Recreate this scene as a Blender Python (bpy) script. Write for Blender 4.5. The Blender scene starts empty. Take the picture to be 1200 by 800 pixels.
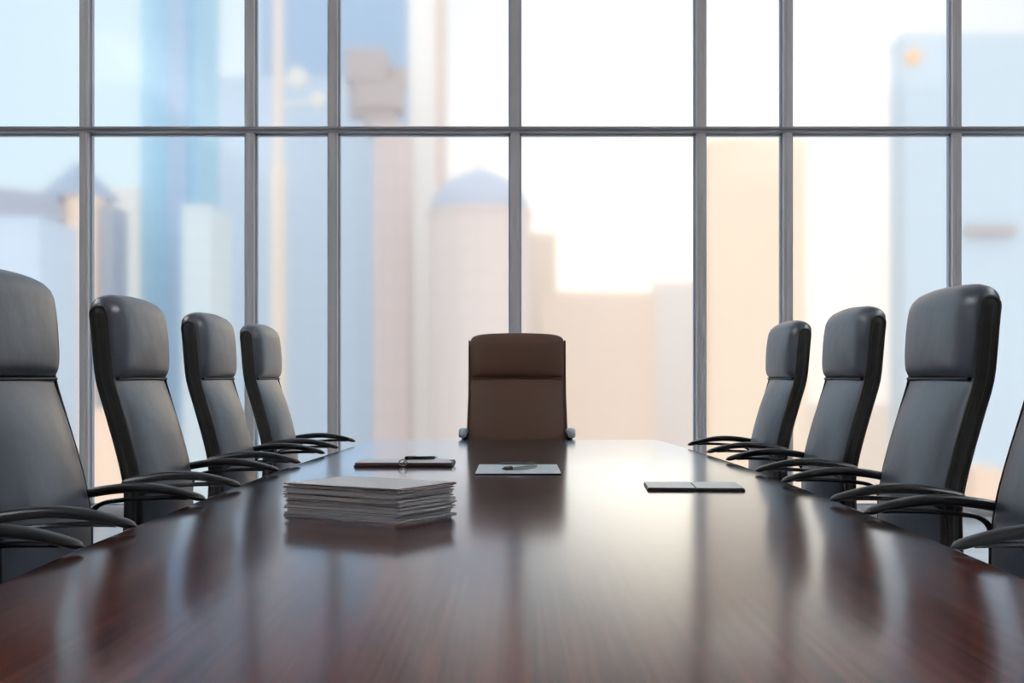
import bpy, bmesh, math, random
from mathutils import Vector, Matrix

random.seed(7)
SC = bpy.context.scene
COL = SC.collection
F, CX, CY, EYE = 1450.0, 606.0, 443.5, 1.03      # focal length in pixels, vanishing point, eye height (m)
PI = math.pi

# ------------------------------------------------------------------ helpers
def smooth(me, angle=None):
    for p in me.polygons:
        p.use_smooth = True
    if angle is not None:
        try:
            me.set_sharp_from_angle(angle=math.radians(angle))
        except Exception:
            pass

def obj(name, bm, mat, parent=None, loc=None, sm=40):
    me = bpy.data.meshes.new(name)
    bmesh.ops.recalc_face_normals(bm, faces=bm.faces[:])
    bm.to_mesh(me)
    bm.free()
    for m in (mat if isinstance(mat, (list, tuple)) else [mat]):
        me.materials.append(m)
    if sm is not None:
        smooth(me, sm)
    o = bpy.data.objects.new(name, me)
    COL.objects.link(o)
    if parent is not None:
        o.parent = parent
    if loc is not None:
        o.location = loc
    return o

def tag(o, label=None, cat=None, group=None, kind=None):
    if label: o['label'] = label
    if cat: o['category'] = cat
    if group: o['group'] = group
    if kind: o['kind'] = kind
    return o

def empty(name, loc=(0, 0, 0), rz=0.0):
    o = bpy.data.objects.new(name, None)
    o.empty_display_size = 0.1
    COL.objects.link(o)
    o.location = loc
    o.rotation_euler = (0, 0, rz)
    return o

def copy_tree(o, parent=None):
    c = o.copy()
    COL.objects.link(c)
    if parent is not None:
        c.parent = parent
    for ch in list(o.children):
        copy_tree(ch, c)
    return c

def nb():
    return bmesh.new()

def box(bm, c, s, rz=0.0, bev=0.0, seg=2):
    r = bmesh.ops.create_cube(bm, size=1.0)
    vs = r['verts']
    bmesh.ops.scale(bm, vec=s, verts=vs)
    if bev > 0:
        es = list({e for v in vs for e in v.link_edges})
        rr = bmesh.ops.bevel(bm, geom=es, offset=bev, segments=seg, profile=0.5, affect='EDGES')
        vs = list({v for f in rr['faces'] for v in f.verts} | {v for v in vs if v.is_valid})
    if rz:
        bmesh.ops.rotate(bm, cent=(0, 0, 0), matrix=Matrix.Rotation(rz, 3, 'Z'), verts=vs)
    bmesh.ops.translate(bm, vec=c, verts=vs)
    return vs

def crom(pts, n):
    """Catmull-Rom through pts, n samples per span."""
    P = [Vector(p) for p in pts]
    P = [P[0] * 2 - P[1]] + P + [P[-1] * 2 - P[-2]]
    out = []
    for i in range(1, len(P) - 2):
        a, b, c, d = P[i - 1], P[i], P[i + 1], P[i + 2]
        for k in range(n):
            t = k / n
            out.append(0.5 * ((2 * b) + (c - a) * t + (2 * a - 5 * b + 4 * c - d) * t * t + (3 * b - a - 3 * c + d) * t ** 3))
    out.append(P[-2].copy())
    return out

def sweep(bm, path, ru, rv, side=Vector((1, 0, 0)), n=12, power=2.0, caps=True):
    """Sweep a superellipse (half sizes ru along side, rv across) along path; ru/rv may be functions of t."""
    rings = []
    m = len(path)
    for i, p in enumerate(path):
        t = i / (m - 1)
        a = path[max(i - 1, 0)]
        b = path[min(i + 1, m - 1)]
        tan = (b - a).normalized()
        s = (side - tan * side.dot(tan)).normalized()
        w = tan.cross(s)
        u_ = ru(t) if callable(ru) else ru
        v_ = rv(t) if callable(rv) else rv
        ring = []
        for k in range(n):
            an = 2 * PI * k / n
            c, s_ = math.cos(an), math.sin(an)
            cu = math.copysign(abs(c) ** (2 / power), c)
            cv = math.copysign(abs(s_) ** (2 / power), s_)
            ring.append(bm.verts.new(p + s * (u_ * cu) + w * (v_ * cv)))
        rings.append(ring)
    for i in range(m - 1):
        for k in range(n):
            bm.faces.new((rings[i][k], rings[i][(k + 1) % n], rings[i + 1][(k + 1) % n], rings[i + 1][k]))
    if caps:
        bm.faces.new(rings[0])
        bm.faces.new(rings[-1][::-1])

def lathe(bm, prof, c=(0, 0, 0), n=20):
    """Revolve (r, z) profile about Z."""
    rings = []
    for r, z in prof:
        if r < 1e-6:
            rings.append([bm.verts.new((c[0], c[1], c[2] + z))])
        else:
            rings.append([bm.verts.new((c[0] + r * math.cos(2 * PI * k / n), c[1] + r * math.sin(2 * PI * k / n), c[2] + z)) for k in range(n)])
    for a, b in zip(rings, rings[1:]):
        for k in range(n):
            k2 = (k + 1) % n
            if len(a) == 1 and len(b) == 1:
                continue
            if len(a) == 1:
                bm.faces.new((a[0], b[k2], b[k]))
            elif len(b) == 1:
                bm.faces.new((a[k], a[k2], b[0]))
            else:
                bm.faces.new((a[k], a[k2], b[k2], b[k]))
    if len(rings[0]) > 1: bm.faces.new(rings[0][::-1])
    if len(rings[-1]) > 1: bm.faces.new(rings[-1])

def extrude_outline(bm, pts, z0, z1, bev=0.0, seg=3):
    vs = [bm.verts.new((x, y, z0)) for x, y in pts]
    f = bm.faces.new(vs)
    r = bmesh.ops.extrude_face_region(bm, geom=[f])
    nv = [g for g in r['geom'] if isinstance(g, bmesh.types.BMVert)]
    bmesh.ops.translate(bm, vec=(0, 0, z1 - z0), verts=nv)
    if bev:
        es = [e for e in bm.edges if abs(e.verts[0].co.z - e.verts[1].co.z) < 1e-6]
        bmesh.ops.bevel(bm, geom=es, offset=bev, segments=seg, profile=0.5, affect='EDGES')

# ------------------------------------------------------------------ materials
def pmat(name, col, rough=0.5, metal=0.0, spec=0.5, coat=0.0, coat_rough=0.1):
    m = bpy.data.materials.new(name)
    m.use_nodes = True
    b = m.node_tree.nodes['Principled BSDF']
    b.inputs['Base Color'].default_value = (*col, 1)
    b.inputs['Roughness'].default_value = rough
    b.inputs['Metallic'].default_value = metal
    b.inputs['Specular IOR Level'].default_value = spec
    b.inputs['Coat Weight'].default_value = coat
    b.inputs['Coat Roughness'].default_value = coat_rough
    return m

def N(m, typ, **kw):
    n = m.node_tree.nodes.new(typ)
    for k, v in kw.items():
        setattr(n, k, v)
    return n

def noise_col(m, c1, c2, scale=(1, 1, 1), nscale=5.0, detail=4.0, lo=0.35, hi=0.65, dist=0.0):
    t = m.node_tree
    b = t.nodes['Principled BSDF']
    tc = N(m, 'ShaderNodeTexCoord')
    mp = N(m, 'ShaderNodeMapping')
    mp.inputs['Scale'].default_value = scale
    nz = N(m, 'ShaderNodeTexNoise')
    nz.inputs['Scale'].default_value = nscale
    nz.inputs['Detail'].default_value = detail
    nz.inputs['Distortion'].default_value = dist
    cr = N(m, 'ShaderNodeValToRGB')
    cr.color_ramp.elements[0].position = lo
    cr.color_ramp.elements[0].color = (*c1, 1)
    cr.color_ramp.elements[1].position = hi
    cr.color_ramp.elements[1].color = (*c2, 1)
    t.links.new(tc.outputs['Object'], mp.inputs['Vector'])
    t.links.new(mp.outputs['Vector'], nz.inputs['Vector'])
    t.links.new(nz.outputs['Fac'], cr.inputs['Fac'])
    t.links.new(cr.outputs['Color'], b.inputs['Base Color'])
    return tc, nz

def noise_bump(m, nscale, strength, dist=0.002, detail=3.0):
    t = m.node_tree
    b = t.nodes['Principled BSDF']
    tc = N(m, 'ShaderNodeTexCoord')
    nz = N(m, 'ShaderNodeTexNoise')
    nz.inputs['Scale'].default_value = nscale
    nz.inputs['Detail'].default_value = detail
    bp = N(m, 'ShaderNodeBump')
    bp.inputs['Strength'].default_value = strength
    bp.inputs['Distance'].default_value = dist
    t.links.new(tc.outputs['Object'], nz.inputs['Vector'])
    t.links.new(nz.outputs['Fac'], bp.inputs['Height'])
    t.links.new(bp.outputs['Normal'], b.inputs['Normal'])

M = {}
M['leather'] = pmat('slate_leather', (0.033, 0.042, 0.064), 0.33, spec=0.95)
noise_bump(M['leather'], 14, 0.35, 0.006, 2.0)
M['black'] = pmat('black_leather', (0.009, 0.008, 0.009), 0.45, spec=0.35)
M['brown'] = pmat('brown_leather', (0.062, 0.026, 0.0145), 0.55, spec=0.35)
noise_bump(M['brown'], 14, 0.25, 0.004, 2.0)
M['arm'] = pmat('arm_black', (0.012, 0.013, 0.015), 0.30, spec=0.5)
M['arm_grey'] = pmat('arm_grey', (0.20, 0.23, 0.28), 0.35)
M['rail'] = pmat('arm_rail_dark_metal', (0.05, 0.05, 0.055), 0.22, metal=0.9)
M['steel'] = pmat('polished_steel', (0.55, 0.56, 0.58), 0.2, metal=1.0)
M['rubber'] = pmat('caster_rubber', (0.015, 0.015, 0.015), 0.6)

w = pmat('walnut_table', (0.05, 0.018, 0.009), 0.13, spec=0.5)
w.node_tree.nodes['Principled BSDF'].inputs['IOR'].default_value = 1.27
w.node_tree.nodes['Principled BSDF'].inputs['Specular Tint'].default_value = (0.84, 0.92, 1.0, 1)
noise_col(w, (0.034, 0.0065, 0.002), (0.105, 0.020, 0.0045), (85, 1.3, 85), 1.0, 7.0, 0.34, 0.70, 0.4)
wt = w.node_tree
wb = N(w, 'ShaderNodeBsdfDiffuse')                      # stained wood under a thin varnish
wg = N(w, 'ShaderNodeBsdfAnisotropic')
wg.inputs['Color'].default_value = (0.84, 0.92, 1.0, 1)
wg.inputs['Roughness'].default_value = 0.13
wg.inputs['Anisotropy'].default_value = -0.4            # polished along the grain
wl = N(w, 'ShaderNodeLayerWeight')                      # strong sheen at grazing angles only
wl.inputs['Blend'].default_value = 0.5
wp = N(w, 'ShaderNodeMath', operation='POWER'); wp.inputs[1].default_value = 10.5
wt.links.new(wl.outputs['Facing'], wp.inputs[0])
wf = N(w, 'ShaderNodeMath', operation='MULTIPLY_ADD', use_clamp=True); wf.inputs[1].default_value = 2.1; wf.inputs[2].default_value = 0.02
wt.links.new(wp.outputs[0], wf.inputs[0])
wm = N(w, 'ShaderNodeMixShader')
src = wt.nodes['Principled BSDF'].inputs['Base Color'].links[0].from_socket
wt.links.new(src, wb.inputs['Color'])
wt.links.new(wf.outputs[0], wm.inputs[0])
wt.links.new(wb.outputs[0], wm.inputs[1])
wt.links.new(wg.outputs[0], wm.inputs[2])
wt.links.new(wm.outputs[0], wt.nodes['Material Output'].inputs['Surface'])
wt.nodes.remove(wt.nodes['Principled BSDF'])
tg = N(w, 'ShaderNodeCombineXYZ')
tg.inputs['X'].default_value = 1.0
wt.links.new(tg.outputs[0], wg.inputs['Tangent'])
M['walnut'] = w

M['paper'] = pmat('white_paper', (0.90, 0.90, 0.92), 0.7)
M['paper_grey'] = pmat('grey_paper', (0.55, 0.54, 0.55), 0.7)
M['card_brown'] = pmat('brown_card', (0.13, 0.06, 0.035), 0.6)
M['page_blue'] = pmat('pale_blue_page', (0.74, 0.84, 0.92), 0.35)
M['cover_dark'] = pmat('dark_cover', (0.020, 0.012, 0.011), 0.4)
M['cover_brown'] = pmat('brown_cover', (0.09, 0.035, 0.022), 0.4)
M['pen_black'] = pmat('black_pen_plastic', (0.01, 0.01, 0.01), 0.25)
M['alu'] = pmat('window_aluminium', (0.60, 0.57, 0.58), 0.4, metal=0.0, spec=0.5)
M['alu_dark'] = pmat('transom_aluminium', (0.26, 0.25, 0.27), 0.35, spec=0.5)
M['bead'] = pmat('glazing_bead', (0.45, 0.50, 0.58), 0.4)
M['wallpaint'] = pmat('wall_paint', (0.62, 0.61, 0.60), 0.8)
M['ceilpaint'] = pmat('ceiling_paint', (0.86, 0.86, 0.86), 0.9)
M['floor'] = pmat('pale_stone_floor', (0.62, 0.64, 0.67), 0.18)
noise_col(M['floor'], (0.56, 0.58, 0.61), (0.66, 0.68, 0.71), (1, 1, 1), 3.0, 5.0)

g = pmat('window_glass', (1, 1, 1), 0.085)
gb = g.node_tree.nodes['Principled BSDF']
gb.inputs['Transmission Weight'].default_value = 1.0
gb.inputs['IOR'].default_value = 1.28
M['glass'] = g

def facade(name, c, line=0.95, fw=4.0, fh=3.6, rough=0.5, spec=0.3):
    """Facade colour with a faint grid of window bands."""
    m = pmat(name, c, rough, spec=spec)
    t = m.node_tree
    b = t.nodes['Principled BSDF']
    tc = N(m, 'ShaderNodeTexCoord')
    sep = N(m, 'ShaderNodeSeparateXYZ')
    add = N(m, 'ShaderNodeMath', operation='ADD')
    com = N(m, 'ShaderNodeCombineXYZ')
    br = N(m, 'ShaderNodeTexBrick')
    br.offset = 0.0
    br.inputs['Scale'].default_value = 1.0
    br.inputs['Brick Width'].default_value = fw
    br.inputs['Row Height'].default_value = fh
    br.inputs['Mortar Size'].default_value = 0.7
    br.inputs['Mortar Smooth'].default_value = 0.3
    br.inputs['Color1'].default_value = (*c, 1)
    br.inputs['Color2'].default_value = (*[x * 0.98 for x in c], 1)
    br.inputs['Mortar'].default_value = (*[min(1, x * (1 - (1 - line) * 0.6)) for x in c], 1)
    t.links.new(tc.outputs['Object'], sep.inputs[0])
    t.links.new(sep.outputs['X'], add.inputs[0])
    t.links.new(sep.outputs['Y'], add.inputs[1])
    t.links.new(add.outputs[0], com.inputs['X'])
    t.links.new(sep.outputs['Z'], com.inputs['Y'])
    t.links.new(com.outputs[0], br.inputs['Vector'])
    t.links.new(br.outputs['Color'], b.inputs['Base Color'])
    return m

# ------------------------------------------------------------------ the setting
FILL_LAMP = 80.0  # strength of the added fill light
WY = 9.36          # window plane
RX = 4.25          # half width of the room
RZ = 4.45          # ceiling height
RB = -3.2          # rear wall

def struct(name, bm, mat, parent=None, sm=None):
    o = obj(name, bm, mat, parent, sm=sm)
    o['kind'] = 'structure'
    return o

b = nb(); box(b, (0, (WY + RB) / 2 + 0.1, -0.1), (2 * RX + 0.4, WY - RB + 0.5, 0.2)); struct('floor', b, M['floor'])
b = nb(); box(b, (0, (WY + RB) / 2 + 0.1, RZ + 0.1), (2 * RX + 0.4, WY - RB + 0.5, 0.2)); struct('ceiling', b, M['ceilpaint'])
b = nb(); box(b, (-RX - 0.1, (WY + RB) / 2 + 0.1, RZ / 2), (0.2, WY - RB + 0.5, RZ)); struct('wall_left', b, M['wallpaint'])
b = nb(); box(b, (RX + 0.1, (WY + RB) / 2 + 0.1, RZ / 2), (0.2, WY - RB + 0.5, RZ)); struct('wall_right', b, M['wallpaint'])
b = nb(); box(b, (0, RB - 0.1, RZ / 2), (2 * RX, 0.2, RZ)); struct('wall_rear', b, M['wallpaint'])

MULX = [-3.26, -2.013, -1.386, -0.016, 1.383, 2.037, 3.31]
MW, MD = 0.066, 0.115
TZ = 2.90           # transom
trim_n = [0]
def trim(bm, mat):
    trim_n[0] += 1
    return struct('trim_%d' % trim_n[0], bm, mat, sm=30)

for x in MULX:
    b = nb()
    box(b, (x, WY, RZ / 2), (MW, MD, RZ), bev=0.004)
    box(b, (x, WY - MD / 2 - 0.004, RZ / 2), (MW * 0.35, 0.01, RZ))
    trim(b, M['alu'])
edges = [-RX] + MULX + [RX]
# transom with a projecting lip, one length right across
b = nb()
box(b, (0, WY - 0.01, TZ), (2 * RX, 0.13, 0.040), bev=0.004)
box(b, (0, WY - 0.085, TZ + 0.006), (2 * RX, 0.03, 0.012), bev=0.002)
trim(b, M['alu_dark'])
# sill and head rails
b = nb(); box(b, (0, WY, 0.035), (2 * RX, 0.14, 0.07), bev=0.004); trim(b, M['alu'])
b = nb(); box(b, (0, WY, RZ - 0.04), (2 * RX, 0.14, 0.08), bev=0.004); trim(b, M['alu'])
win = 0
for (za, zb) in ((0.07, TZ - 0.02), (TZ + 0.02, RZ - 0.08)):
    for xa, xb in zip(edges, edges[1:]):
        x0 = xa + (MW / 2 if xa in MULX else 0)
        x1 = xb - (MW / 2 if xb in MULX else 0)
        win += 1
        p = nb(); box(p, ((x0 + x1) / 2, WY + 0.02, (za + zb) / 2), (x1 - x0 - 0.004, 0.012, zb - za - 0.004))
        pane = struct('window_%d' % win, p, M['glass'])
        fr = nb()
        t = 0.016
        for sx in (x0 + t / 2, x1 - t / 2):
            box(fr, (sx, WY + 0.02, (za + zb) / 2), (t, 0.05, zb - za))
        for sz in (za + t / 2, zb - t / 2):
            box(fr, ((x0 + x1) / 2, WY + 0.02, sz), (x1 - x0, 0.05, t))
        obj('window_frame', fr, M['bead'], pane, sm=None)

M['fill_lamp'] = pmat('fill_emitter', (0.9, 0.9, 0.9), 0.6)
lb = M['fill_lamp'].node_tree.nodes['Principled BSDF']
lb.inputs['Emission Color'].default_value = (0.94, 0.97, 1.0, 1)
lb.inputs['Emission Strength'].default_value = FILL_LAMP
for sx, where in ((-1, 'left'), (1, 'right')):
    o = empty('fill_light', (sx * RX, 2.2, 3.86))  # added out of view to brighten the room
    tag(o, 'added unseen fill light in a long white trough high on the %s wall' % where, 'fill light')
    b = nb()
    box(b, (-sx * 0.20, 0, 0.0), (0.40, 8.4, 0.03)); box(b, (-sx * 0.41, 0, 0.065), (0.02, 8.4, 0.16))
    for e in (-1, 1):
        box(b, (-sx * 0.20, e * 4.21, 0.065), (0.42, 0.02, 0.16))
    obj('trough', b, M['ceilpaint'], o, sm=None)
    b = nb(); box(b, (-sx * 0.20, 0, 0.035), (0.16, 8.2, 0.03)); obj('fill_strip', b, M['fill_lamp'], o, sm=None)

# ------------------------------------------------------------------ conference table
TTOP = 0.74
half = [(0.40, 0.60), (0.405, 0.64), (0.45, 0.655), (0.80, 0.685), (1.30, 0.713), (1.78, 0.737), (2.25, 0.752), (3.17, 0.757), (4.05, 0.752),
        (4.55, 0.735), (5.05, 0.714), (5.50, 0.690), (5.80, 0.668), (5.87, 0.655), (5.885, 0.63)]
hv = crom([(y, x, 0) for y, x in half], 4)
outline = [(p.y, p.x) for p in hv] + [(-p.y, p.x) for p in reversed(hv)]
table = empty('conference_table', (0, 0, 0))
tag(table, 'long dark walnut boat-shaped conference table with a glossy top', 'table')
b = nb(); extrude_outline(b, outline, TTOP - 0.042, TTOP, bev=0.006); obj('table_top', b, M['walnut'], table, sm=None)
b = nb()
ins = [(x * 0.88, 3.14 + (y - 3.14) * 0.94) for x, y in outline]
extrude_outline(b, ins, TTOP - 0.10, TTOP - 0.0425, bev=0.004); obj('apron', b, M['walnut'], table, sm=35)
for yc in (1.45, 4.85):
    b = nb()
    box(b, (0, yc, 0.335), (0.40, 0.62, 0.61), bev=0.02)
    box(b, (0, yc, 0.03), (0.56, 0.80, 0.06), bev=0.012)
    obj('pedestal', b, M['walnut'], table, sm=35)

# ------------------------------------------------------------------ the chairs
PROF = [(-0.185, 0.40), (-0.186, 0.60), (-0.187, 0.70), (-0.195, 0.77), (-0.214, 0.85), (-0.243, 0.95), (-0.266, 1.03),
        (-0.274, 1.10), (-0.279, 1.16), (-0.284, 1.21)]
PC = crom([(0, y, z) for y, z in PROF], 6)

def prof_between(z0, z1, n):
    out = []
    for i in range(n):
        z = z0 + (z1 - z0) * i / (n - 1)
        for a, c in zip(PC, PC[1:]):
            if a.z <= z <= c.z + 1e-9:
                k = (z - a.z) / (c.z - a.z)
                out.append(a.lerp(c, k)); break
        else:
            out.append(Vector((0, PC[-1].y, z)))
    return out

def normals(path):
    ns = []
    for i in range(len(path)):
        t = (path[min(i + 1, len(path) - 1)] - path[max(i - 1, 0)]).normalized()
        ns.append(Vector((0, t.z, -t.y)))          # towards the sitter (+y)
    return ns

def hw_at(z):
    return 0.243 + 0.012 * max(0.0, min(1.0, (0.95 - z) / 0.4))

def pillow(bm, path, hw, thick, back=0.004, nu=28, ex=6.0, crown=0.35, vcrown=0.0, tuck=False):
    ns = normals(path)
    nv = len(path)
    # arc-length parameter
    L = [0.0]
    for a, c in zip(path, path[1:]):
        L.append(L[-1] + (c - a).length)
    front, rear = [], []
    for j in range(nv):
        v = 2 * L[j] / L[-1] - 1
        ev = max(0.0, 1 - abs(v) ** ex) ** (1 / 2.2)
        rf, rr = [], []
        for i in range(nu + 1):
            a = i / nu * 2 - 1
            u = math.sin(a * PI / 2)
            eu = max(0.0, 1 - abs(u) ** ex) ** (1 / 2.2)
            d = thick * eu * (ev if (v < 0 or not tuck) else 1 - 0.72 * max(0.0, (v - 0.45) / 0.55) ** 2) * (1 - crown + crown * (1 - u * u)) * (1 - vcrown * v * v)
            # pull the corners in a little so they round off
            pull = 1 - 0.035 * abs(v) ** 8
            x = u * hw(path[j].z) * pull
            p = path[j] + ns[j] * d + Vector((x, 0, 0))
            rf.append(bm.verts.new(p))
            rr.append(bm.verts.new(path[j] - ns[j] * back + Vector((x, 0, 0))))
        front.append(rf); rear.append(rr)
    for g_, flip in ((front, False), (rear, True)):
        for j in range(nv - 1):
            for i in range(nu):
                q = (g_[j][i], g_[j][i + 1], g_[j + 1][i + 1], g_[j + 1][i])
                bm.faces.new(q[::-1] if flip else q)
    for j in range(nv - 1):
        bm.faces.new((front[j][0], front[j + 1][0], rear[j + 1][0], rear[j][0]))
        bm.faces.new((front[j][nu], rear[j][nu], rear[j + 1][nu], front[j + 1][nu]))
    for i in range(nu):
        bm.faces.new((front[0][i], rear[0][i], rear[0][i + 1], front[0][i + 1]))
        bm.faces.new((front[-1][i], front[-1][i + 1], rear[-1][i + 1], rear[-1][i]))

def cluster(path_fn, n):
    """n samples of z clustered at both ends."""
    return [0.5 - 0.5 * math.cos(PI * i / (n - 1)) for i in range(n)]

SHELL_T = 0.040
def shell_loop():
    path = prof_between(0.40, 1.203, 34)
    ns = normals(path)
    front = [p.copy() for p in path]
    back = [p - n * (SHELL_T + 0.012 * max(0, min(1, (0.75 - p.z) / 0.3))) for p, n in zip(path, ns)]
    # rounded top
    c = (front[-1] + back[-1]) / 2
    t = (path[-1] - path[-2]).normalized()
    nrm = ns[-1]
    r = SHELL_T / 2
    arc = [c + nrm * (r * math.cos(a)) + t * (r * math.sin(a)) for a in [PI * k / 8 for k in range(1, 8)]]
    return front, arc, back

def make_chair(name, lm, sidem, armm):
    root = empty(name)
    front, arc, back = shell_loop()
    loop = front + arc + back[::-1]
    # back shell: loop swept across the width, sides slightly crowned
    b = nb()
    xs = [-1, -0.985, -0.94, 0.94, 0.985, 1]
    ins = [0.006, 0.0018, 0, 0, 0.0018, 0.006]
    cen = [(Vector((0, 0, 0)))] * len(loop)
    nl = len(loop)
    rows = []
    for s, d in zip(xs, ins):
        row = []
        for k, p in enumerate(loop):
            tg = (loop[(k + 1) % nl] - loop[k - 1]).normalized()
            inward = Vector((0, -tg.z, tg.y))
            row.append(b.verts.new(p + inward * d + Vector((s * hw_at(p.z), 0, 0))))
        rows.append(row)
    for r0, r1 in zip(rows, rows[1:]):
        for k in range(nl):
            b.faces.new((r0[k], r0[(k + 1) % nl], r1[(k + 1) % nl], r1[k]))
    b.faces.new(rows[0]); b.faces.new(rows[-1][::-1])
    sh = obj('back_shell', b, sidem, root, sm=60)
    for s in (-1, 1):
        b = nb()
        path = []
        for p in front[2:] + arc + back[::-1][:-2]:
            path.append(p + Vector((s * (hw_at(p.z) - 0.001), 0, 0)))
        # pull in to run round the side face a little inside its rim
        sweep(b, path, 0.0045, 0.0045, n=8)
        mid = [(f + k) / 2 + Vector((s * (hw_at(f.z) + 0.0005), 0, 0)) for f, k in zip(front[2:], back[2:])]
        sweep(b, mid, 0.0035, 0.006, n=8)
        obj('piping', b, sidem, sh, sm=None)
    # lower back cushion
    ss = cluster(None, 40)
    path = []
    for s in ss:
        z = 0.47 + (1.040 - 0.47) * s
        path += prof_between(z, z, 2)[:1]
    b = nb(); pillow(b, path, lambda z: hw_at(z) - 0.008, 0.036, crown=0.65, tuck=True)
    obj('back_cushion', b, lm, root, sm=70)
    # headrest: up the front, over the rounded top
    base = prof_between(1.030, 1.203, 26)
    nrm = normals(base)[-1]; t = (base[-1] - base[-2]).normalized()
    c = base[-1] - nrm * (SHELL_T / 2)
    over = [c + nrm * (SHELL_T / 2 * math.cos(a)) + t * (SHELL_T / 2 * math.sin(a)) for a in [PI * k / 14 for k in range(1, 14)]]
    full = base + over
    L = [0.0]
    for p, q in zip(full, full[1:]):
        L.append(L[-1] + (q - p).length)
    path = []
    for s in cluster(None, 44):
        d = s * L[-1]
        for i in range(len(full) - 1):
            if L[i] <= d <= L[i + 1] + 1e-9:
                path.append(full[i].lerp(full[i + 1], (d - L[i]) / (L[i + 1] - L[i]))); break
    b = nb(); pillow(b, path, lambda z: 0.236, 0.048, crown=0.25, ex=9, vcrown=0.22)
    hr = obj('headrest', b, lm, root, sm=70)
    b = nb()
    sp = prof_between(1.0295, 1.0295, 2)[0]
    sweep(b, [sp + Vector((0.224 * u, 0.008 + 0.006 * (1 - u * u), 0)) for u in [k / 10 - 1 for k in range(21)]], 0.0045, 0.006, side=Vector((0, 0, 1)), n=8)
    obj('seam', b, sidem, hr, sm=60)
    # seat
    b = nb(); box(b, (0, 0.035, 0.458), (0.50, 0.47, 0.085), bev=0.032, seg=5); obj('seat', b, lm, root, sm=50)
    b = nb(); box(b, (0, 0.0, 0.400), (0.44, 0.42, 0.03), bev=0.008); box(b, (0, 0, 0.375), (0.16, 0.22, 0.03), bev=0.006)
    obj('seat_plate', b, sidem, root, sm=35)
    # arms
    for s in (-1, 1):
        ap = crom([(s * 0.262, y, z) for y, z in ((-0.235, 0.752), (-0.195, 0.764), (-0.14, 0.773), (-0.085, 0.777), (-0.03, 0.774), (0.025, 0.764), (0.078, 0.7495))], 6)
        def rr(t):
            e = min(t / 0.06, (1 - t) / 0.07, 1.0)
            return math.sqrt(max(0.02, 1 - (1 - e) ** 2))
        b = nb(); sweep(b, ap, lambda t: (0.0225 - 0.005 * max(0, t - 0.6) / 0.4) * rr(t), lambda t: (0.0115 - 0.0035 * max(0, t - 0.6) / 0.4) * rr(t), n=16, power=2.6)
        obj('arm_pad', b, armm, root, sm=60)
        rp = crom([(s * 0.262, y, z) for y, z in ((0.040, 0.754), (0.0, 0.7545), (-0.06, 0.753), (-0.12, 0.748), (-0.165, 0.739), (-0.188, 0.715), (-0.192, 0.66), (-0.188, 0.56), (-0.165, 0.47), (-0.12, 0.425), (-0.06, 0.405))], 5)
        b = nb(); sweep(b, rp, 0.014, 0.0055, n=10, power=3.0)
        box(b, (s * 0.238, -0.05, 0.402), (0.06, 0.07, 0.016), bev=0.003)
        obj('arm_frame', b, M['rail'], root, sm=50)
    # column and five-star base
    b = nb(); lathe(b, [(0.030, 0.10), (0.030, 0.25), (0.019, 0.252), (0.019, 0.37)]); obj('gas_column', b, M['steel'], root, sm=40)
    b = nb(); lathe(b, [(0.048, 0.065), (0.052, 0.075), (0.050, 0.105), (0.034, 0.118)]); obj('base_hub', b, M['steel'], root, sm=40)
    for k in range(5):
        a = 2 * PI * k / 5 + PI / 2
        d = Vector((math.cos(a), math.sin(a), 0))
        b = nb()
        pth = [d * 0.035 + Vector((0, 0, 0.092)), d * 0.12 + Vector((0, 0, 0.088)), d * 0.22 + Vector((0, 0, 0.078)), d * 0.30 + Vector((0, 0, 0.070))]
        sweep(b, crom(pth, 4), lambda t: 0.024 - 0.008 * t, lambda t: 0.013 - 0.004 * t, side=Vector((-d.y, d.x, 0)), n=12, power=3)
        lg = obj('leg', b, M['steel'], root, sm=50)
        b = nb()
        e = d * 0.285
        tv = Vector((-d.y, d.x, 0))
        for sg in (-1, 1):
            cen_ = e + tv * (0.013 * sg) + Vector((0, 0, 0.026))
            pr = [cen_ - tv * 0.009, cen_ - tv * 0.006, cen_ + tv * 0.006, cen_ + tv * 0.009]
            sweep(b, pr, lambda t: 0.026 if 0.1 < t < 0.9 else 0.022, lambda t: 0.026 if 0.1 < t < 0.9 else 0.022, side=d, n=16)
        sweep(b, [e + Vector((0, 0, 0.026)), e + Vector((0, 0, 0.066))], 0.007, 0.007, n=8)
        obj('caster', b, M['rubber'], lg, sm=40)
    return root

CH_G = 'slate leather chairs along both sides of the table'
SEATX = 0.80
spots = [  # side, centre depth, label
    (-1, 1.80, 'slate leather armchair cut off at the left edge of the photo, only its arm showing'),
    (-1, 2.61, 'slate leather high-backed armchair at the left photo edge, its headrest partly cropped'),
    (-1, 3.50, 'slate leather high-backed armchair, third from the far end along the left side of the table'),
    (-1, 4.39, 'slate leather high-backed armchair, second from the far end along the left side of the table'),
    (-1, 5.27, 'slate leather high-backed armchair at the far end of the left side of the table'),
    (1, 2.32, 'slate leather armchair cut off at the right edge of the photo, headrest out of view'),
    (1, 3.12, 'tallest-looking slate leather armchair on the right, second nearest on that side of the table'),
    (1, 4.02, 'slate leather high-backed armchair, second from the far end along the right side of the table'),
    (1, 4.98, 'slate leather high-backed armchair at the far end of the right side of the table'),
]
proto = make_chair('office_armchair', M['leather'], M['black'], M['arm'])
for i, (s, y, lab) in enumerate(spots):
    o = proto if i == 0 else copy_tree(proto)
    o.location = (s * SEATX, y, 0)
    # local +y faces the table
    o.rotation_euler = (0, 0, PI / 2 if s > 0 else -PI / 2)
    tag(o, lab, 'chair', CH_G)
head = make_chair('office_armchair', M['brown'], M['brown'], M['arm_grey'])
head.location = (0, 6.25 - 0.266, 0)
head.rotation_euler = (0, 0, PI)
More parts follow.
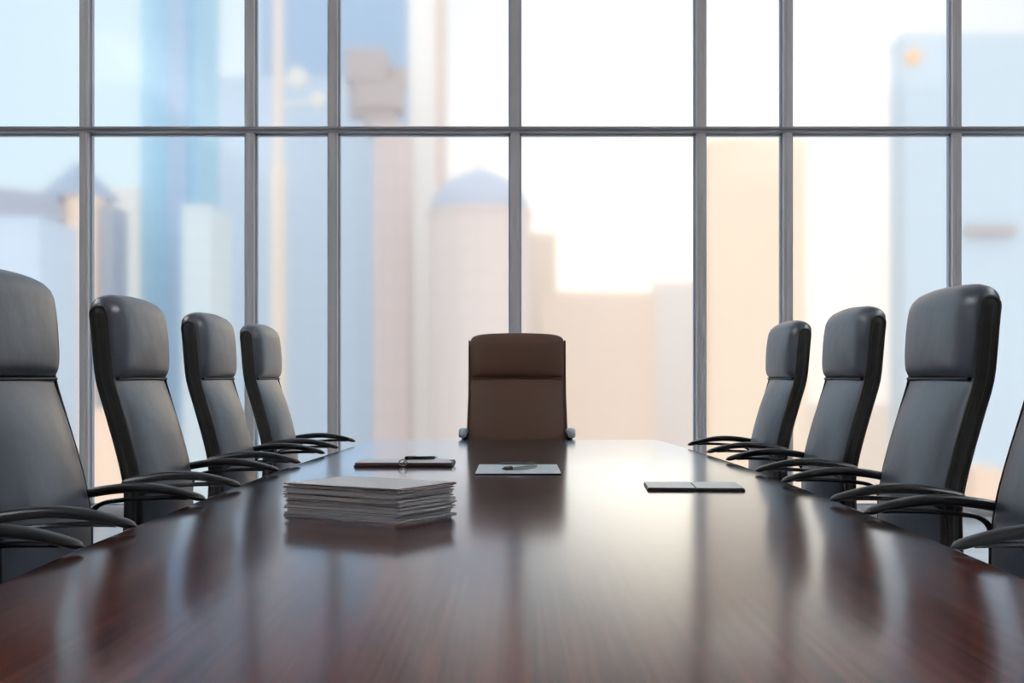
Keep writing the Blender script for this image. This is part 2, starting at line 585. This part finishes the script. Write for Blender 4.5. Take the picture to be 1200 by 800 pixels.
tag(head, 'dark brown high-backed armchair at the head of the table facing the camera', 'chair')

# ------------------------------------------------------------------ things on the table
# pile of documents, long side turned towards the camera's left
A = Vector((-0.2365, 2.476, 0)); Lv = Vector((-0.479, 2.62, 0)) - A; Sv = Vector((-0.143, 2.663, 0)) - A
ang = math.atan2(-Lv.y, -Lv.x)
cpos = A + Lv.normalized() * 0.1445 + Sv.normalized() * 0.105
ORD = ['first', 'second', 'third', 'fourth', 'fifth', 'sixth', 'seventh', 'eighth', 'ninth', 'tenth', 'eleventh', 'twelfth', 'thirteenth', 'fourteenth', 'fifteenth',
       'sixteenth', 'seventeenth', 'eighteenth', 'nineteenth', 'twentieth', 'twenty-first', 'twenty-second', 'twenty-third', 'twenty-fourth']
ND = 24
PITCH = 0.069 / ND
def sheet_slab(bm, lx, ly, th, z0=0.0, amp=0.0, ph=0.0, splay=0.0, nx=14, ny=10):
    """A limp slab of paper with slightly wavy edges."""
    top, bot = [], []
    for j in range(ny + 1):
        rt, rb = [], []
        for i in range(nx + 1):
            u, v = i / nx * 2 - 1, j / ny * 2 - 1
            x = u * lx / 2 + (0.0012 * math.sin(v * 9 + ph) if abs(u) == 1 else 0)
            y = v * ly / 2 + (0.0012 * math.sin(u * 11 + ph) if abs(v) == 1 else 0)
            edge = max(abs(u), abs(v)) ** 6
            dz = amp * edge * math.sin(3.1 * u + 4.3 * v + ph)
            rt.append(bm.verts.new((x, y, z0 + th + dz)))
            rb.append(bm.verts.new((x + splay * edge * (1 if u > 0 else -1), y, z0 + dz)))
        top.append(rt); bot.append(rb)
    for j in range(ny):
        for i in range(nx):
            bm.faces.new((top[j][i], top[j][i + 1], top[j + 1][i + 1], top[j + 1][i]))
            bm.faces.new((bot[j][i], bot[j + 1][i], bot[j + 1][i + 1], bot[j][i + 1]))
    for i in range(nx):
        bm.faces.new((top[0][i], bot[0][i], bot[0][i + 1], top[0][i + 1]))
        bm.faces.new((top[ny][i], top[ny][i + 1], bot[ny][i + 1], bot[ny][i]))
    for j in range(ny):
        bm.faces.new((top[j][0], top[j + 1][0], bot[j + 1][0], bot[j][0]))
        bm.faces.new((top[j][nx], bot[j][nx], bot[j + 1][nx], top[j + 1][nx]))

for k in range(ND):
    jx, jy = random.uniform(-0.005, 0.005), random.uniform(-0.004, 0.004)
    jr = random.uniform(-0.02, 0.02)
    if k in (0, ND - 1): jx = jy = 0; jr = 0
    o = empty('paper_document', (cpos.x + jx, cpos.y + jy, TTOP + k * PITCH + 0.0003), ang + jr)
    from_top = ND - 1 - k
    if k == ND - 1:
        b = nb(); sheet_slab(b, 0.300, 0.213, PITCH * 0.50); obj('cover', b, M['card_brown'], o, sm=None)
        b = nb(); sheet_slab(b, 0.294, 0.208, PITCH * 0.40, z0=PITCH * 0.52); obj('sheet', b, M['paper'], o, sm=None)
        lab = 'white sheet on a brown card cover, topmost document of the paper stack'
    elif k == 0:
        b = nb(); sheet_slab(b, 0.302, 0.212, PITCH * 0.8); obj('cover', b, M['paper_grey'], o, sm=None)
        lab = 'grey-edged document at the very bottom of the paper stack, lying on the table'
    else:
        d = random.uniform(0.76, 0.9)
        lx = 0.289 + random.uniform(-0.006, 0.010)
        ly = 0.206 + random.uniform(-0.005, 0.004)
        ph = random.uniform(0, 6)
        b = nb(); sheet_slab(b, lx, ly, PITCH * 0.46, amp=0.0004, ph=ph, splay=random.uniform(-0.003, 0.003))
        obj('page_block', b, M['paper'] if k % 4 else M['paper_grey'], o, sm=None)
        b = nb(); sheet_slab(b, lx + 0.003, ly + 0.002, PITCH * 0.16, z0=PITCH * 0.64, amp=0.0004, ph=ph)
        obj('cover', b, M['paper'] if k % 5 else M['card_brown'], o, sm=None)
        lab = 'white paper document in the stack on the table, %s from the top' % ORD[from_top]
    tag(o, lab, 'document', 'documents in the paper stack')

# open ring portfolio left of the centre
nbk = empty('notebook', (-0.375, 4.165, TTOP))
tag(nbk, 'open ring notebook with brown cover and pale blue pages behind the paper stack', 'notebook')
b = nb(); box(b, (0, 0, 0.003), (0.325, 0.20, 0.005), bev=0.0015); obj('cover', b, M['cover_dark'], nbk, sm=40)
for s in (-1, 1):
    b = nb(); box(b, (s * 0.081, 0, 0.0095), (0.157, 0.192, 0.0075), bev=0.002, seg=3); obj('page_block', b, M['cover_brown'], nbk, sm=40)
    b = nb(); box(b, (s * 0.081, 0.001, 0.0138), (0.154, 0.190, 0.0008)); obj('page', b, M['page_blue'], nbk, sm=None)
for yy in (-0.099,):
    b = nb()
    ring = [Vector((0.013 * math.cos(a), yy, 0.0135 + 0.0105 * math.sin(a))) for a in [2 * PI * k / 24 for k in range(25)]]
    sweep(b, ring, 0.0022, 0.0022, side=Vector((0, 1, 0)), n=8, caps=False)
    obj('binder_ring', b, M['steel'], nbk, sm=60)
b = nb()
strap = [Vector((0.155, -0.03, 0.0075)), Vector((0.164, -0.03, 0.008)), Vector((0.169, -0.03, 0.011)), Vector((0.164, -0.03, 0.017)), Vector((0.150, -0.03, 0.0165))]
sweep(b, crom(strap, 5), 0.010, 0.0012, side=Vector((0, 1, 0)), n=8, power=4); obj('strap', b, M['cover_brown'], nbk, sm=60)

def pen(name, loc, rz, length, mats, r=0.0045):
    root = empty(name, loc, rz)
    def tube(nm, pts, mat, par=root):
        b = nb()
        lathe(b, pts, n=14)
        bmesh.ops.rotate(b, cent=(0, 0, 0), matrix=Matrix.Rotation(PI / 2, 3, 'Y'), verts=b.verts[:])
        bmesh.ops.translate(b, vec=(0, 0, r), verts=b.verts[:])
        return obj(nm, b, mat, par, sm=50)
    h = length / 2
    tube('barrel', [(r * 0.85, -h), (r, -h + 0.003), (r, h * 0.45)], mats[0])
    tube('grip', [(r * 1.02, h * 0.45), (r * 1.02, h * 0.5), (r * 0.9, h * 0.82)], mats[1])
    tube('tip', [(r * 0.85, h * 0.82), (r * 0.2, h * 0.99), (0, h)], mats[2])
    b = nb(); box(b, (-h * 0.62, 0, 2 * r + 0.0012), (h * 0.6, 0.003, 0.0012), bev=0.0004); box(b, (-h * 0.9, 0, 2 * r), (0.003, 0.003, 0.003)); obj('clip', b, mats[1], root, sm=None)
    return root
p = pen('pen', (-0.326, 4.215, TTOP + 0.0143), math.radians(18), 0.115, (M['pen_black'], M['pen_black'], M['steel']), 0.0058)
tag(p, 'black pen lying on the open ring notebook', 'pen')

# clipboard in the middle with a silver pen
cb = empty('clipboard', (0.003, 3.93, TTOP))
tag(cb, 'clipboard with pale blue sheet in front of the brown chair at the table centre', 'clipboard')
b = nb(); box(b, (0, 0.002, 0.002), (0.262, 0.40, 0.003), bev=0.0008); obj('board', b, M['cover_brown'], cb, sm=None)
b = nb(); box(b, (0, -0.006, 0.0043), (0.258, 0.388, 0.0012)); obj('sheet', b, M['page_blue'], cb, sm=None)
b = nb(); box(b, (0.0, 0.188, 0.0075), (0.115, 0.022, 0.006), bev=0.002); sweep(b, [Vector((0.008 * math.cos(a) + 0.022, 0.185, 0.014 + 0.006 * math.sin(a))) for a in [2 * PI * k / 16 for k in range(17)]], 0.002, 0.002, side=Vector((0, 1, 0)), n=6, caps=False)
obj('clip', b, M['cover_dark'], cb, sm=40)
p = pen('pen', (0.006, 3.885, TTOP + 0.0051), math.radians(228), 0.16, (M['steel'], M['cover_dark'], M['pen_black']), 0.0065)
tag(p, 'silver pen with black tip lying on the clipboard', 'pen')

# slim dark notebook on the right
nt = empty('notebook', (0.468, 3.295, TTOP), math.radians(-3.0))
tag(nt, 'slim dark notebook lying open on the right half of the table', 'notebook')
b = nb(); box(b, (0, 0, 0.0022), (0.252, 0.195, 0.004), bev=0.001); obj('cover', b, M['cover_dark'], nt, sm=None)
for s in (-1, 1):
    b = nb(); box(b, (s * 0.0625, 0, 0.0055), (0.123, 0.190, 0.0026), bev=0.001); obj('page_block', b, M['cover_dark'], nt, sm=None)
    b = nb(); box(b, (s * 0.0625, 0.001, 0.0073), (0.121, 0.187, 0.0008)); obj('page', b, M['page_blue'], nt, sm=None)

# ------------------------------------------------------------------ the city beyond the glass
BASE = -110.0
def px(x, Z): return (x - CX) * Z / F
def pz(y, Z): return EYE + (CY - y) * Z / F

b = nb()
box(b, (0, 1100, BASE - 1), (3000, 2100, 2))
ground = struct('ground', b, pmat('hazy_ground', (0.75, 0.68, 0.62), 0.9))

def tower(name, x0, x1, top, Z, mat, label, depth=None, rz=0.0, cat='building', setback=None, parts=True):
    """A building whose front spans photo columns x0..x1 at distance Z."""
    xa, xb, zt = px(x0, Z), px(x1, Z), pz(top, Z)
    wd = xb - xa
    dp = depth or max(18.0, wd * 0.8)
    r = empty(name, ((xa + xb) / 2, Z + dp / 2, BASE))
    tag(r, label, cat)
    b = nb()
    h = zt - BASE
    box(b, (0, 0, h / 2), (wd, dp, h), rz=rz)
    obj('facade', b, mat, r, sm=None)
    if parts:
        b = nb()
        box(b, (0, 0, h + 0.6), (wd * 1.01, dp * 1.01, 1.2), rz=rz)
        obj('parapet', b, mat, r, sm=None)
    return r, wd, dp, h

C = {}  # facade colours kept pale to stand in for haze
C['blue'] = facade('blue_glass', (0.42, 0.66, 0.80), 0.90, 3.0, 5.0)
C['blue2'] = facade('pale_blue_glass', (0.60, 0.71, 0.82), 0.94, 4.0, 5.0)
C['deep'] = facade('deep_blue_glass', (0.42, 0.55, 0.70), 0.93, 5.0, 5.0)
C['cream'] = facade('cream_stone', (0.92, 0.87, 0.80), 0.95)
C['white'] = facade('white_stone', (0.98, 0.94, 0.88), 0.95)
C['tan'] = facade('tan_sunlit_stone', (0.95, 0.74, 0.56), 0.92)  # tan stands in for sunlight on the pyramid tower
C['slate'] = facade('slate_and_shade', (0.42, 0.45, 0.52), 0.95)  # cornice slate, also used as shade on the tower's side
C['grey'] = facade('grey_green_panels', (0.68, 0.76, 0.78), 0.92)
C['pink'] = facade('pink_granite', (0.74, 0.62, 0.58), 0.90, 3.0, 6.0)
C['beige'] = facade('beige_stone', (0.80, 0.69, 0.63), 0.93, 4.0, 5.0)
C['peach'] = facade('peach_stone', (0.96, 0.78, 0.60), 0.96)
C['peach2'] = facade('pale_peach_stone', (0.95, 0.80, 0.67), 0.95)
C['haze'] = facade('pale_haze', (0.95, 0.87, 0.81), 0.97)
C['steelb'] = facade('steel_blue_glass', (0.63, 0.73, 0.80), 0.95, 5.0, 5.0)
C['brown'] = pmat('dark_brown_metal', (0.54, 0.47, 0.45), 0.6)
C['copper'] = pmat('blue_grey_roof', (0.36, 0.42, 0.52), 0.6)
C['dome'] = pmat('pale_dome_lead', (0.54, 0.57, 0.63), 0.6)
C['orange'] = pmat('orange_sun_glint', (0.95, 0.55, 0.25), 0.5)
C['warm_glow'] = pmat('warm_glow_tone', (0.90, 0.68, 0.52), 0.8)  # orange glow put into the colour of the low houses

# pyramid-roofed tower on the far left; sunlit and shaded sides put into colour
Z = 240.0
r = empty('pyramid_tower', (px(84, Z), Z + 8, BASE))
tag(r, 'stone tower, its sunlit face painted tan, with a pyramid roof and slate cornice behind the leftmost mullion', 'building')
def tpx(x): return px(x, Z) - px(84, Z)
h = pz(226, Z) - BASE
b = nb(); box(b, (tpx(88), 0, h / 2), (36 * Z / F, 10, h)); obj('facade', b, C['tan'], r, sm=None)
b = nb(); box(b, (tpx(116), 0.5, h / 2 - 1), (18 * Z / F, 9, h - 2)); obj('shaded_side', b, C['slate'], r, sm=None)
b = nb(); box(b, (tpx(57), 0.5, (pz(256, Z) - BASE) / 2), (26 * Z / F, 9, pz(256, Z) - BASE)); obj('shaded_side', b, C['steelb'], r, sm=None)  # shaded left side, done as a blue-grey block
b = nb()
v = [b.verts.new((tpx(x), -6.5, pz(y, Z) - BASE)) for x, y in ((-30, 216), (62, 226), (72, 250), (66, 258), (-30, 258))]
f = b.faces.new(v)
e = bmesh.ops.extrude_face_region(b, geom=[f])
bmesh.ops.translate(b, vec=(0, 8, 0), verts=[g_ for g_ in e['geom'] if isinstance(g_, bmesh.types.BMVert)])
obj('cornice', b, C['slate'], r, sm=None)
b = nb()
hh = (226 - 178) * Z / F
bmesh.ops.create_cone(b, cap_ends=True, segments=4, radius1=52 * Z / F, radius2=0.01, depth=hh)
bmesh.ops.rotate(b, cent=(0, 0, 0), matrix=Matrix.Rotation(math.radians(12), 3, 'Z'), verts=b.verts[:])
bmesh.ops.translate(b, vec=(tpx(70), 2, h + hh / 2), verts=b.verts[:])
obj('pyramid_roof', b, C['copper'], r, sm=None)

tower('office_block', -60, 46, 262, 205.0, C['blue2'], 'low pale blue block below the slate cornice at the far left edge')
tower('office_block', 122, 161, 226, 300.0, C['cream'], 'narrow cream building between the pyramid-roofed tower and the blue glass tower')
# blue glass tower with a folded front
Z = 260.0
r, wd, dp, h = tower('glass_tower', 165, 233, -130, Z, C['blue'], 'tall blue glass tower rising out of view behind the left panes')
b = nb(); box(b, (wd * 0.16, -dp / 2 - 0.8, h / 2), (wd * 0.34, 3.0, h)); obj('bay', b, C['deep'], r, sm=None)
tower('office_block', 213, 246, 247, 235.0, C['grey'], 'low grey-green block at the foot of the blue glass tower')
tower('glass_tower', 248, 440, 95, 340.0, C['blue2'], 'broad pale blue tower with a flat top behind the second left mullion')
tower('glass_tower', 302, 480, -140, 430.0, C['deep'], 'deep blue tower rising out of view behind the lattice mast')
# mast with drums
Z = 310.0
r = empty('radio_mast', (px(326, Z), Z, BASE))
tag(r, 'thin tan mast with round drums in front of the deep blue tower', 'mast')
h = pz(-60, Z) - BASE
b = nb(); lathe(b, [(9 * Z / F, 0), (9 * Z / F, pz(200, Z) - BASE), (6 * Z / F, pz(190, Z) - BASE), (5 * Z / F, h)], n=16); obj('pole', b, C['peach2'], r, sm=40)
for (dx, dy, rr) in ((350, 92, 11), (374, 118, 9)):
    b = nb()
    lathe(b, [(0.0, -1.6), (rr * Z / F, -1.5), (rr * Z / F, 1.5), (0.0, 1.6)], n=20)
    bmesh.ops.rotate(b, cent=(0, 0, 0), matrix=Matrix.Rotation(PI / 2, 3, 'X'), verts=b.verts[:])
    c = Vector((px(dx, Z) - px(326, Z), -1.0, pz(dy, Z) - BASE))
    bmesh.ops.translate(b, vec=c, verts=b.verts[:])
    sweep(b, [Vector((0, 0, c.z - 1)), Vector((c.x, -0.2, c.z))], 0.5, 0.5, side=Vector((0, 1, 0)), n=8)
    obj('drum', b, C['cream'], r, sm=40)
# brown granite tower with a crowded roof
Z = 300.0
r, wd, dp, h = tower('granite_tower', 438, 479, 150, Z, C['pink'], 'narrow pinkish granite tower with dark machinery overhanging its roof', depth=14)
b = nb()
for (x0, x1, y0, y1, dd) in ((402, 452, 52, 92, 8), (412, 470, 88, 124, 9), (424, 462, 118, 152, 8), (405, 428, 92, 132, 6), (440, 474, 70, 96, 5)):
    box(b, (px((x0 + x1) / 2, Z) - px(458.5, Z), random.uniform(-1, 1), pz((y0 + y1) / 2, Z) - BASE), ((x1 - x0) * Z / F, dd, (y1 - y0) * Z / F), bev=0.6)
obj('roof_machinery', b, C['brown'], r, sm=None)
# white slab with a tan fin
Z = 330.0
r, wd, dp, h = tower('stone_tower', 479, 509, -150, Z, C['white'], 'slender white stone tower with a tan fin left of the domed tower', depth=20)
b = nb(); box(b, (wd / 2 + px(514, Z) - px(508, Z), -2, h / 2), (12 * Z / F, 8, h)); obj('fin', b, C['beige'], r, sm=None)
# domed tower
Z = 280.0
r = empty('domed_tower', (px(560, Z), Z + 12, BASE))
tag(r, 'beige tower with a blue-grey dome and spire left of the centre mullion', 'building')
R = (622 - 498) / 2 * Z / F
h = pz(240, Z) - BASE
b = nb(); lathe(b, [(R, 0), (R, h - 1.2), (R * 1.03, h - 1.2), (R * 1.03, h)], n=28); obj('facade', b, C['beige'], r, sm=40)
b = nb(); hd = (240 - 190) * Z / F
lathe(b, [(R * 0.98 * math.cos(a) ** 1.25, h + hd * math.sin(a)) for a in [PI / 2 * k / 12 for k in range(12)]] + [(0, h + hd)], n=28); obj('dome', b, C['dome'], r, sm=40)
b = nb(); lathe(b, [(1.6, h + hd - 0.5), (1.3, h + hd + 1.5), (0.5, h + hd + 2.0), (0.3, pz(160, Z) - BASE)], n=12); obj('spire', b, C['cream'], r, sm=40)
tower('office_block', 622, 652, 278, 380.0, C['peach2'], 'narrow peach block just right of the centre mullion')
tower('office_block', 634, 768, 347, 330.0, C['peach2'], 'wide low peach block to the right of the brown chair')
tower('office_block', 768, 822, 332, 420.0, C['haze'], 'pale low block left of the tall peach tower')
tower('stone_tower', 831, 946, 166, 310.0, C['peach'], 'tall peach stone tower lit from behind at the right of the centre panes')
tower('office_block', 946, 1062, 478, 420.0, C['peach2'], 'low hazy pink block between the tall peach tower and the steel blue tower')
r, wd, dp, h = tower('glass_tower', 1060, 1290, 45, 300.0, C['steelb'], 'broad steel blue tower with a flat top at the right edge', depth=12)
Z = 300.0
b = nb(); lathe(b, [(0.0, -0.5), (9 * Z / F, -0.5), (9 * Z / F, 0.5), (0, 0.5)], n=20)
bmesh.ops.rotate(b, cent=(0, 0, 0), matrix=Matrix.Rotation(PI / 2, 3, 'X'), verts=b.verts[:])
bmesh.ops.translate(b, vec=(px(1069, Z) - px(1175, Z), -dp / 2 - 0.5, pz(67, Z) - BASE), verts=b.verts[:])
obj('sun_glint', b, C['orange'], r, sm=40)  # sun reflection on the tower, painted as an orange disc
b = nb(); box(b, (px(1158, Z) - px(1175, Z), -dp / 2 - 1.0, pz(270, Z) - BASE), (58 * Z / F, 2.4, 10 * Z / F)); obj('brown_bar', b, C['brown'], r, sm=None)  # plain brown bar across the front
tower('low_house', 1142, 1178, 556, 250.0, C['warm_glow'], 'small house coloured as a warm glow, low behind the rightmost chairs')
tower('low_house', 108, 142, 488, 190.0, C['warm_glow'], 'small house coloured as a warm glow, low behind the left chairs')

# ------------------------------------------------------------------ sky
world = bpy.data.worlds.new('hazy_morning_sky')
SC.world = world
world.use_nodes = True
t = world.node_tree
bg = t.nodes['Background']
def wn(typ, **kw):
    n = t.nodes.new(typ)
    for k, v in kw.items(): setattr(n, k, v)
    return n
sun = Vector(((815 - CX) / F, 1.0, (CY - 285) / F)).normalized()
tc = wn('ShaderNodeTexCoord')
dot = wn('ShaderNodeVectorMath', operation='DOT_PRODUCT')
dot.inputs[1].default_value = sun
mr = wn('ShaderNodeMapRange')
mr.inputs[1].default_value = -1.0; mr.inputs[2].default_value = 1.0
ramp = wn('ShaderNodeValToRGB')
cr = ramp.color_ramp
stops = [(0.0, (1.25, 1.34, 1.46)), (0.6, (1.2, 1.3, 1.42)), (0.90, (0.66, 0.84, 0.96)), (0.952, (0.72, 0.89, 0.97)), (0.980, (0.92, 0.96, 1.0)), (0.992, (1.05, 1.03, 1.0)), (0.998, (1.25, 1.18, 1.05)), (1.0, (2.2, 1.9, 1.5))]
cr.elements[0].position, cr.elements[0].color = stops[0][0], (*stops[0][1], 1)
cr.elements[1].position, cr.elements[1].color = stops[-1][0], (*stops[-1][1], 1)
for pos, c in stops[1:-1]:
    e = cr.elements.new(pos); e.color = (*c, 1)
sep = wn('ShaderNodeSeparateXYZ')
er = wn('ShaderNodeValToRGB')
er.color_ramp.elements[0].position = 0.47; er.color_ramp.elements[0].color = (0.75, 0.75, 0.75, 1)
er.color_ramp.elements[1].position = 0.58; er.color_ramp.elements[1].color = (0, 0, 0, 1)
emr = wn('ShaderNodeMapRange')
emr.inputs[1].default_value = -1.0; emr.inputs[2].default_value = 1.0
mix = wn('ShaderNodeMixRGB')
mix.inputs['Color2'].default_value = (1.0, 0.90, 0.80, 1)
L = t.links.new
L(tc.outputs['Generated'], dot.inputs[0]); L(dot.outputs['Value'], mr.inputs[0]); L(mr.outputs[0], ramp.inputs[0])
L(tc.outputs['Generated'], sep.inputs[0]); L(sep.outputs['Z'], emr.inputs[0]); L(emr.outputs[0], er.inputs[0])
L(er.outputs[0], mix.inputs['Fac']); L(ramp.outputs[0], mix.inputs['Color1']); L(mix.outputs[0], bg.inputs['Color'])
bg.inputs['Strength'].default_value = 1.05

# ------------------------------------------------------------------ camera and view
cam = bpy.data.cameras.new('camera')
co = bpy.data.objects.new('camera', cam)
COL.objects.link(co)
co.location = (0, 0, EYE)
co.rotation_euler = (PI / 2, 0, 0)
cam.sensor_width = 36.0
cam.lens = F / 1200.0 * 36.0
cam.shift_x = (600 - CX) / 1200.0
cam.shift_y = (CY - 400) / 1200.0
cam.clip_end = 5000
SC.camera = co
SC.view_settings.view_transform = 'Standard'
SC.view_settings.look = 'None'
SC.view_settings.gamma = 1.0
SC.view_settings.exposure = 0.0
SC.view_settings.use_curve_mapping = False
cy = SC.cycles
cy.max_bounces = 12
cy.diffuse_bounces = 5
cy.glossy_bounces = 5
cy.transmission_bounces = 10
cy.sample_clamp_indirect = 6.0
cy.use_denoising = True
cy.blur_glossy = 0.0
cy.caustics_refractive = True
cy.caustics_reflective = True
